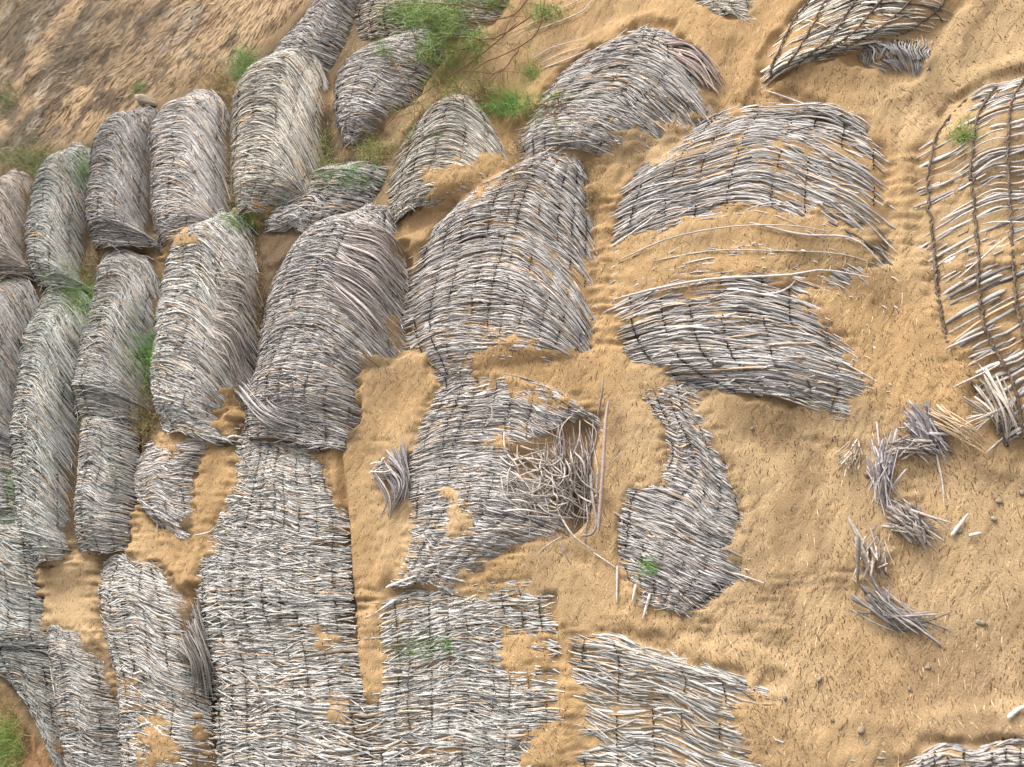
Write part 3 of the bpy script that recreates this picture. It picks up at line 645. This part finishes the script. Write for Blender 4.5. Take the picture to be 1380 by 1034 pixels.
# ------------------------------------------------------------------ grass
def tuft(label, cx, cy, rx, ry, n, ln, c0, c1, seed, lean=(0, 0), name='grass_tuft', cat='grass tuft', wid=.0011, group='grass tufts between the mats', up=.55):
    n = int(n*1.5); rx *= 1.15; ry *= 1.15; rg = np.random.default_rng(seed); K = 6; x = np.linspace(0, 1, K)
    P0 = at(cx+rg.normal(0, .45, n)*rx, cy+rg.normal(0, .45, n)*ry)
    L_ = ln*rg.uniform(.35, 1.2, n); az = rg.uniform(0, 2*math.pi, n); tl = rg.uniform(.1, 1.0, n)
    dx = np.cos(az)*tl+lean[0]; dy = np.sin(az)*tl+lean[1]
    P = np.zeros((n, K, 3)); P[:, :, 0] = P0[:, None, 0]+L_[:, None]*dx[:, None]*(x**1.4)[None]; P[:, :, 1] = P0[:, None, 1]+L_[:, None]*dy[:, None]*(x**1.4)[None]
    P[:, :, 2] = P0[:, None, 2]+L_[:, None]*up*(x-.55*x*x*np.minimum(1.6, tl)[:, None])[...]+.001
    R = wid*rg.uniform(.6, 1.3, (n, 1))*(1-x*.92)[None]
    f = rg.random((n, 1, 1)); c = (np.array(c0)*(1-f)+np.array(c1)*f)*rg.uniform(.7, 1.3, (n, 1, 1))*np.ones((1, K, 1))
    o = at(np.array([float(cx)]), np.array([float(cy)]))[0]
    V, F, cc = tubes(P-o, R, c, flat=.35, n=3)
    ob = link(name, raw_mesh(name, V, F, cc, M_leaf)); ob.location = l2w(o); ob.rotation_euler = ROT
    if c0[0] >= .40 and c0[1] < .40 or c1[0] >= .48: return tag(ob, label, cat, None, 'stuff')
    return tag(ob, label, cat, group)
GR, YG, OL, DRY = (.20, .40, .09), (.38, .46, .15), (.24, .30, .12), (.48, .37, .18)
T_ = [
 ('green grass tuft on the dirt bank edge above the cream ended mat', 332, 92, 22, 24, 420, .10, GR, OL),
 ('bright grass tuft sprouting over the small rounded hump', 690, 142, 34, 18, 320, .11, GR, (.20, .36, .08)),
 ('lime green sprig beside the pale reed stubs', 718, 98, 14, 14, 110, .06, (.22, .34, .06), YG),
 ('lush green tuft between the small flat patch and the rounded hump', 474, 243, 38, 15, 420, .09, GR, (.12, .28, .10)),
 ('wispy green tuft on top of the mossy rounded mat', 328, 300, 24, 14, 260, .08, GR, OL),
 ('faint olive moss on the face of the mossy rounded mat', 282, 382, 26, 34, 420, .04, OL, (.2, .27, .1)),
 ('dark green tuft on the corner of the greenish mat under the bank', 112, 232, 20, 26, 380, .085, GR, OL),
 ('big green tuft spilling over the left-hand mats', 112, 408, 30, 30, 560, .11, GR, (.2, .32, .06)),
 ('bright green creeping plant in the furrow left of the mossy rounded mat', 196, 480, 30, 34, 620, .075, GR, (.16, .34, .05)),
 ('lower green sprig above the yellow dry grass', 200, 522, 14, 16, 160, .07, (.16, .30, .05), YG),
 ('yellow dry grass filling the furrow left of the round sand spot', 198, 556, 14, 34, 420, .08, (.36, .30, .10), DRY),
 ('yellow green sprig on the lower narrow mat beside its sand spot', 122, 570, 18, 12, 170, .06, YG, OL),
 ('thin green weeds on the middle of the long greenish mat', 62, 550, 18, 34, 260, .045, OL, GR),
 ('green weeds at the left edge on the mossy mat', 18, 660, 18, 26, 240, .06, OL, GR),
 ('yellow green tuft at the left edge under the mossy mat', 12, 700, 20, 12, 220, .06, YG, GR),
 ('small green sprout on the wide left edge mat', 10, 812, 14, 16, 130, .05, OL, GR),
 ('bright grass clump in the bottom left corner', 10, 1000, 26, 44, 520, .09, (.14, .28, .04), YG),
 ('small green clover on the mat beside the open sand', 877, 762, 15, 14, 170, .035, (.12, .30, .05), GR),
 ('low green weeds on the left of the square holed mat', 570, 872, 40, 20, 300, .035, OL, (.12, .24, .08)),
 ('small bright weed on the square holed mat', 606, 866, 14, 12, 110, .03, GR, (.16, .32, .12)),
 ('green leaves poking through the lattice mat', 1296, 184, 18, 14, 90, .05, GR, (.18, .30, .06)),
 ('olive mossy grass along the foot of the dirt bank', 40, 215, 46, 20, 620, .09, OL, (.20, .23, .06)),
 ('dull green grass at the far left of the dirt bank', 10, 130, 16, 28, 260, .10, OL, (.16, .18, .08)),
 ('small yellow green weed beside the pale rock on the dirt bank', 188, 118, 10, 10, 90, .06, YG, OL),
 ('dry tawny grass at the head of the second mat', 298, 118, 28, 24, 330, .11, (.34, .24, .11), DRY),
 ('dry grass strip right of the cream ended mat', 440, 215, 14, 46, 330, .08, DRY, YG),
 ('dry brown grass in the gap left of the cream ended mat', 322, 245, 10, 40, 180, .07, DRY, (.25, .17, .09)),
 ('tawny grass above the small rounded hump', 650, 125, 24, 16, 240, .09, DRY, (.3, .2, .1)),
 ('reddish dry grass between the hump and the grassy tuft', 505, 205, 26, 20, 260, .08, DRY, YG),
 ('straw coloured grass in the gap beside the mossy rounded mat', 352, 420, 8, 60, 260, .06, DRY, (.26, .18, .10)),
 ('dry grass in the furrow between the left-hand mats', 128, 360, 14, 20, 240, .07, DRY, (.22, .16, .1)),
 ('rusty stalks on the orange earth at the bottom left', 85, 1015, 14, 20, 90, .08, (.34, .15, .07), DRY),
 ('wispy straw grass right of the rounded hump', 700, 215, 12, 36, 200, .07, DRY, (.3, .2, .12)),
 ('feathery yellow green sprigs over the foot of the greenish corner mat', 88, 372, 20, 18, 260, .07, GR, YG),
 ('loose green sprigs on the face of the lower narrow mat', 150, 640, 12, 26, 120, .05, OL, YG),
 ('feathery green sprigs along the top edge right of the shrub', 735, 20, 26, 14, 170, .08, GR, YG),
 ('wispy green sprigs between the two left edge mats', 52, 250, 10, 30, 130, .06, OL, GR),
 ('green sprig low on the long greenish mat', 45, 640, 14, 22, 120, .045, OL, GR),
 ('green wisps on the crest of the middle mat left of the creeping plant', 160, 430, 14, 20, 110, .045, OL, YG),
 ('tiny weeds on the small rounded hump front', 588, 188, 14, 8, 60, .03, GR, OL),
 ('yellow grass wisps at the left edge below the upper mat', 8, 385, 16, 12, 150, .06, DRY, YG),
 ('dry grass in the furrow under the frayed broad mat', 800, 260, 12, 40, 140, .05, DRY, (.36, .25, .13)),
]
for i, (lb, cx, cy, rx, ry, n, ln, c0, c1) in enumerate(T_): tuft(lb, cx, cy, rx, ry, n, ln, c0, c1, 300+i)

# ------------------------------------------------------------------ shrub near the top
root_p = at(np.array([655.]), np.array([70.]))[0]
sh = empty('shrub', root_p, 'twiggy shrub with reddish stems and feathery green sprays hanging from the top edge', 'shrub')
rg = np.random.default_rng(9); BR, TW = [], []
stems = [([(720,-20),(690,25),(640,30),(560,28)], .10), ([(715,20),(660,50),(600,48),(545,45)], .09), ([(735,-5),(720,50),(640,100),(600,165)], .08), ([(700,30),(640,80),(560,130),(500,185)], .07),
         ([(650,60),(605,75),(560,85),(510,100)], .06), ([(700,-20),(660,10),(610,0),(540,8)], .12), ([(560,40),(580,80),(600,120),(585,170)], .05), ([(520,55),(540,90),(565,120),(585,150)], .04),
         ([(700,60),(680,90),(660,100),(610,98)], .06), ([(756,130),(748,145),(752,165)], .05), ([(718,138),(740,142),(760,148)], .05), ([(565,150),(560,180),(548,200)], .03)]
paths, rads, cols = [], [], []; leafs = []
for pts, h in stems:
    P = px_path(pts, [h]+[h*.9]*(len(pts)-2)+[h*.35], 20); P += np.cumsum(rg.normal(0, .003, P.shape), 0); paths.append(P); rads.append(.0022); cols.append((.24, .12, .07))
    for k in range(16):
        i = rg.integers(2, 18); q = P[i]; dr = rg.normal(0, 1, 3); dr[2] = abs(dr[2])*.4-.1; dr /= np.linalg.norm(dr); l = rg.uniform(.04, .16)
        X = np.linspace(0, 1, 10)[:, None]; Q = q+dr*l*X+np.array([0, 0, -.03])*X**2+rg.normal(0, .003, (10, 3)).cumsum(0)*.4
        paths.append(Q); rads.append(.0009); cols.append((.27, .17, .08)); leafs.append(Q)
strand_mesh('stems', paths, rads, cols, M_twig, parent=sh, o=root_p, flat=1)
def needles(Q, n, ln, wid, c0, c1, rg):
    K = 4; x = np.linspace(0, 1, K); i = rg.integers(3, len(Q), n); P0 = Q[i]; dr = rg.normal(0, 1, (n, 3)); dr[:, 2] -= .3; dr /= np.linalg.norm(dr, axis=1)[:, None]
    P = P0[:, None]+dr[:, None]*ln*rg.uniform(.5, 1.2, (n, 1, 1))*x[None, :, None]; P[:, :, 2] -= .01*x**2
    R = wid*(1-.8*x)[None]*np.ones((n, 1)); f = rg.random((n, 1, 1)); return P, R, (np.array(c0)*(1-f)+np.array(c1)*f)*np.ones((1, K, 1))
Ps, Rs, Cs = [], [], []
for Q in leafs:
    cxp, cyp = proj(Q[5]); gr = cyp < 78 and cxp < 650
    if rg.random() < (.95 if gr else .30):
        P, R, c = needles(Q, 40 if gr else 14, .055, .0011, (.17, .32, .07) if gr else (.24, .24, .06), (.34, .44, .13), rg); Ps.append(P); Rs.append(R); Cs.append(c)
V, F, cc = tubes(np.concatenate(Ps)-root_p, np.concatenate(Rs), np.concatenate(Cs), flat=.4, n=3)
link('foliage', raw_mesh('foliage', V, F, cc, M_leaf), sh)
for i, (lb, cx, cy, rx, ry, n, ln, c0, c1) in enumerate([
 ('bright green feathery grass under the left of the shrub', 575, 22, 60, 16, 900, .10, (.20, .36, .07), (.32, .42, .11)),
 ('pale olive grass along the mat half hidden by the shrub', 530, 80, 40, 26, 420, .07, OL, (.24, .27, .10)),
 ('yellow green wisps in the sand below the shrub', 610, 110, 40, 26, 330, .08, YG, (.30, .30, .08)),
 ('small grass clump at the top edge beside the shrub stems', 668, 5, 18, 14, 200, .08, OL, GR)]): tuft(lb, cx, cy, rx, ry, n, ln, c0, c1, 500+i)

# ------------------------------------------------------------------ rocks and pebbles
def rock(name, label, cx, cy, size, seed, squash=(1, .8, .6), group=None, cat='rock', sink=.2):
    import bmesh
    bm = bmesh.new(); bmesh.ops.create_icosphere(bm, subdivisions=3 if size > .02 else 2, radius=1)
    rg = np.random.default_rng(seed); off = rg.uniform(0, 50)
    for v in bm.verts:
        c = np.array(v.co); k = 1+1.1*(float(fbm(np.array([c[0]*1.3+off]), np.array([c[1]*1.3+c[2]*1.7+off]), seed)[0])-.5)*1.6
        v.co = Vector((c[0]*squash[0]*size*k, c[1]*squash[1]*size*k, c[2]*squash[2]*size*k))
    me = bpy.data.meshes.new(name); bm.to_mesh(me); bm.free(); me.materials.append(M_rock)
    for p in me.polygons: p.use_smooth = True
    p = at(np.array([float(cx)]), np.array([float(cy)]))[0]; p[2] += size*squash[2]*(.5-sink)
    o = link(name, me); o.location = l2w(p); o.rotation_euler = (TH, 0, rg.uniform(0, 3)); return tag(o, label, cat, group)
rock('rock', 'pale rounded rock on the dirt bank above the dark peaked mat', 203, 140, .060, 1, (.75, 1.1, .45), sink=.3)
for i, (x, y) in enumerate([(1105,915),(1226,927),(1250,900),(1122,970),(1350,1003),(1322,840),(1378,664),(1346,676),(1338,699),(1014,578),(1160,985),(1290,715),(1058,940),(985,1010),(1168,640)]):
    rock('pebble', 'small cream pebble half sunk in the open sand', x, y, random.uniform(.005, .010), 20+i, (1.2, .8, .6), 'pebbles on the open sand', 'pebble')

# ------------------------------------------------------------------ fine litter on the sand: short dark needles
def litter(n, box, ang, seed, ln, wid, c0, label, dark=1, want='sand'):
    rg = np.random.default_rng(seed); x = rg.uniform(box[0], box[2], n); y = rg.uniform(box[1], box[3], n)
    P0 = at(x, y); cv, dmv, bkv = cvr(P0[:, 0], P0[:, 1])
    k = ((cv < .15) | (dmv > 4)) & (bkv < .3) if want == 'sand' else (bkv > .4)
    k &= (vn(x/22, y/22, seed)*.5+fbm(x/130, y/130, seed+3, 2)*.8) > rg.uniform(.15, 1.0, n)
    P0 = P0[k]; n = len(P0); a = ang+rg.normal(0, .25, n)+(vn(x[k]/90, y[k]/90, 4)-.5)*1.2; l = ln*rg.lognormal(0, .5, n); K = 4
    s = np.linspace(-.5, .5, K)[None]; bend = rg.normal(0, .12, (n, 1))
    P = np.zeros((n, K, 3)); P[..., 0] = P0[:, None, 0]+l[:, None]*(np.cos(a)[:, None]*s-np.sin(a)[:, None]*bend*s*s*4*.3); P[..., 1] = P0[:, None, 1]+l[:, None]*(np.sin(a)[:, None]*s+np.cos(a)[:, None]*bend*s*s*4*.3)
    P[..., 2] = gh(P[..., 0], P[..., 1])+wid*.35
    R = wid*rg.uniform(.5, 1.3, (n, 1))*np.array([.35, 1, 1, .3])[None]; c = np.array(c0)*rg.uniform(.6, 1.8, (n, 1, 1))*np.ones((1, K, 1))
    V, F, cc = tubes(P, R, c, flat=.5, n=4); ob = link('litter', raw_mesh('litter', V, F, cc, M_litter)); ob.rotation_euler = ROT
    return tag(ob, label, 'litter', kind='stuff')
litter(46000, (-20, -20, 1400, 1060), -1.05, 71, .0070, .0009, (.20, .12, .06), 'short dark needles and specks scattered over the sand')
litter(5000, (450, -20, 1400, 1060), -.9, 72, .013, .0009, (.58, .42, .25), 'short straw coloured fibres scattered over the sand')
litter(14000, (-40, -40, 480, 330), 1.3, 73, .035, .0016, (.16, .10, .06), 'dead stems and bark bits strewn over the dirt bank', want='bank')
litter(3000, (-40, -40, 480, 330), .9, 74, .05, .0018, (.50, .40, .28), 'pale dead straws strewn over the dirt bank', want='bank')
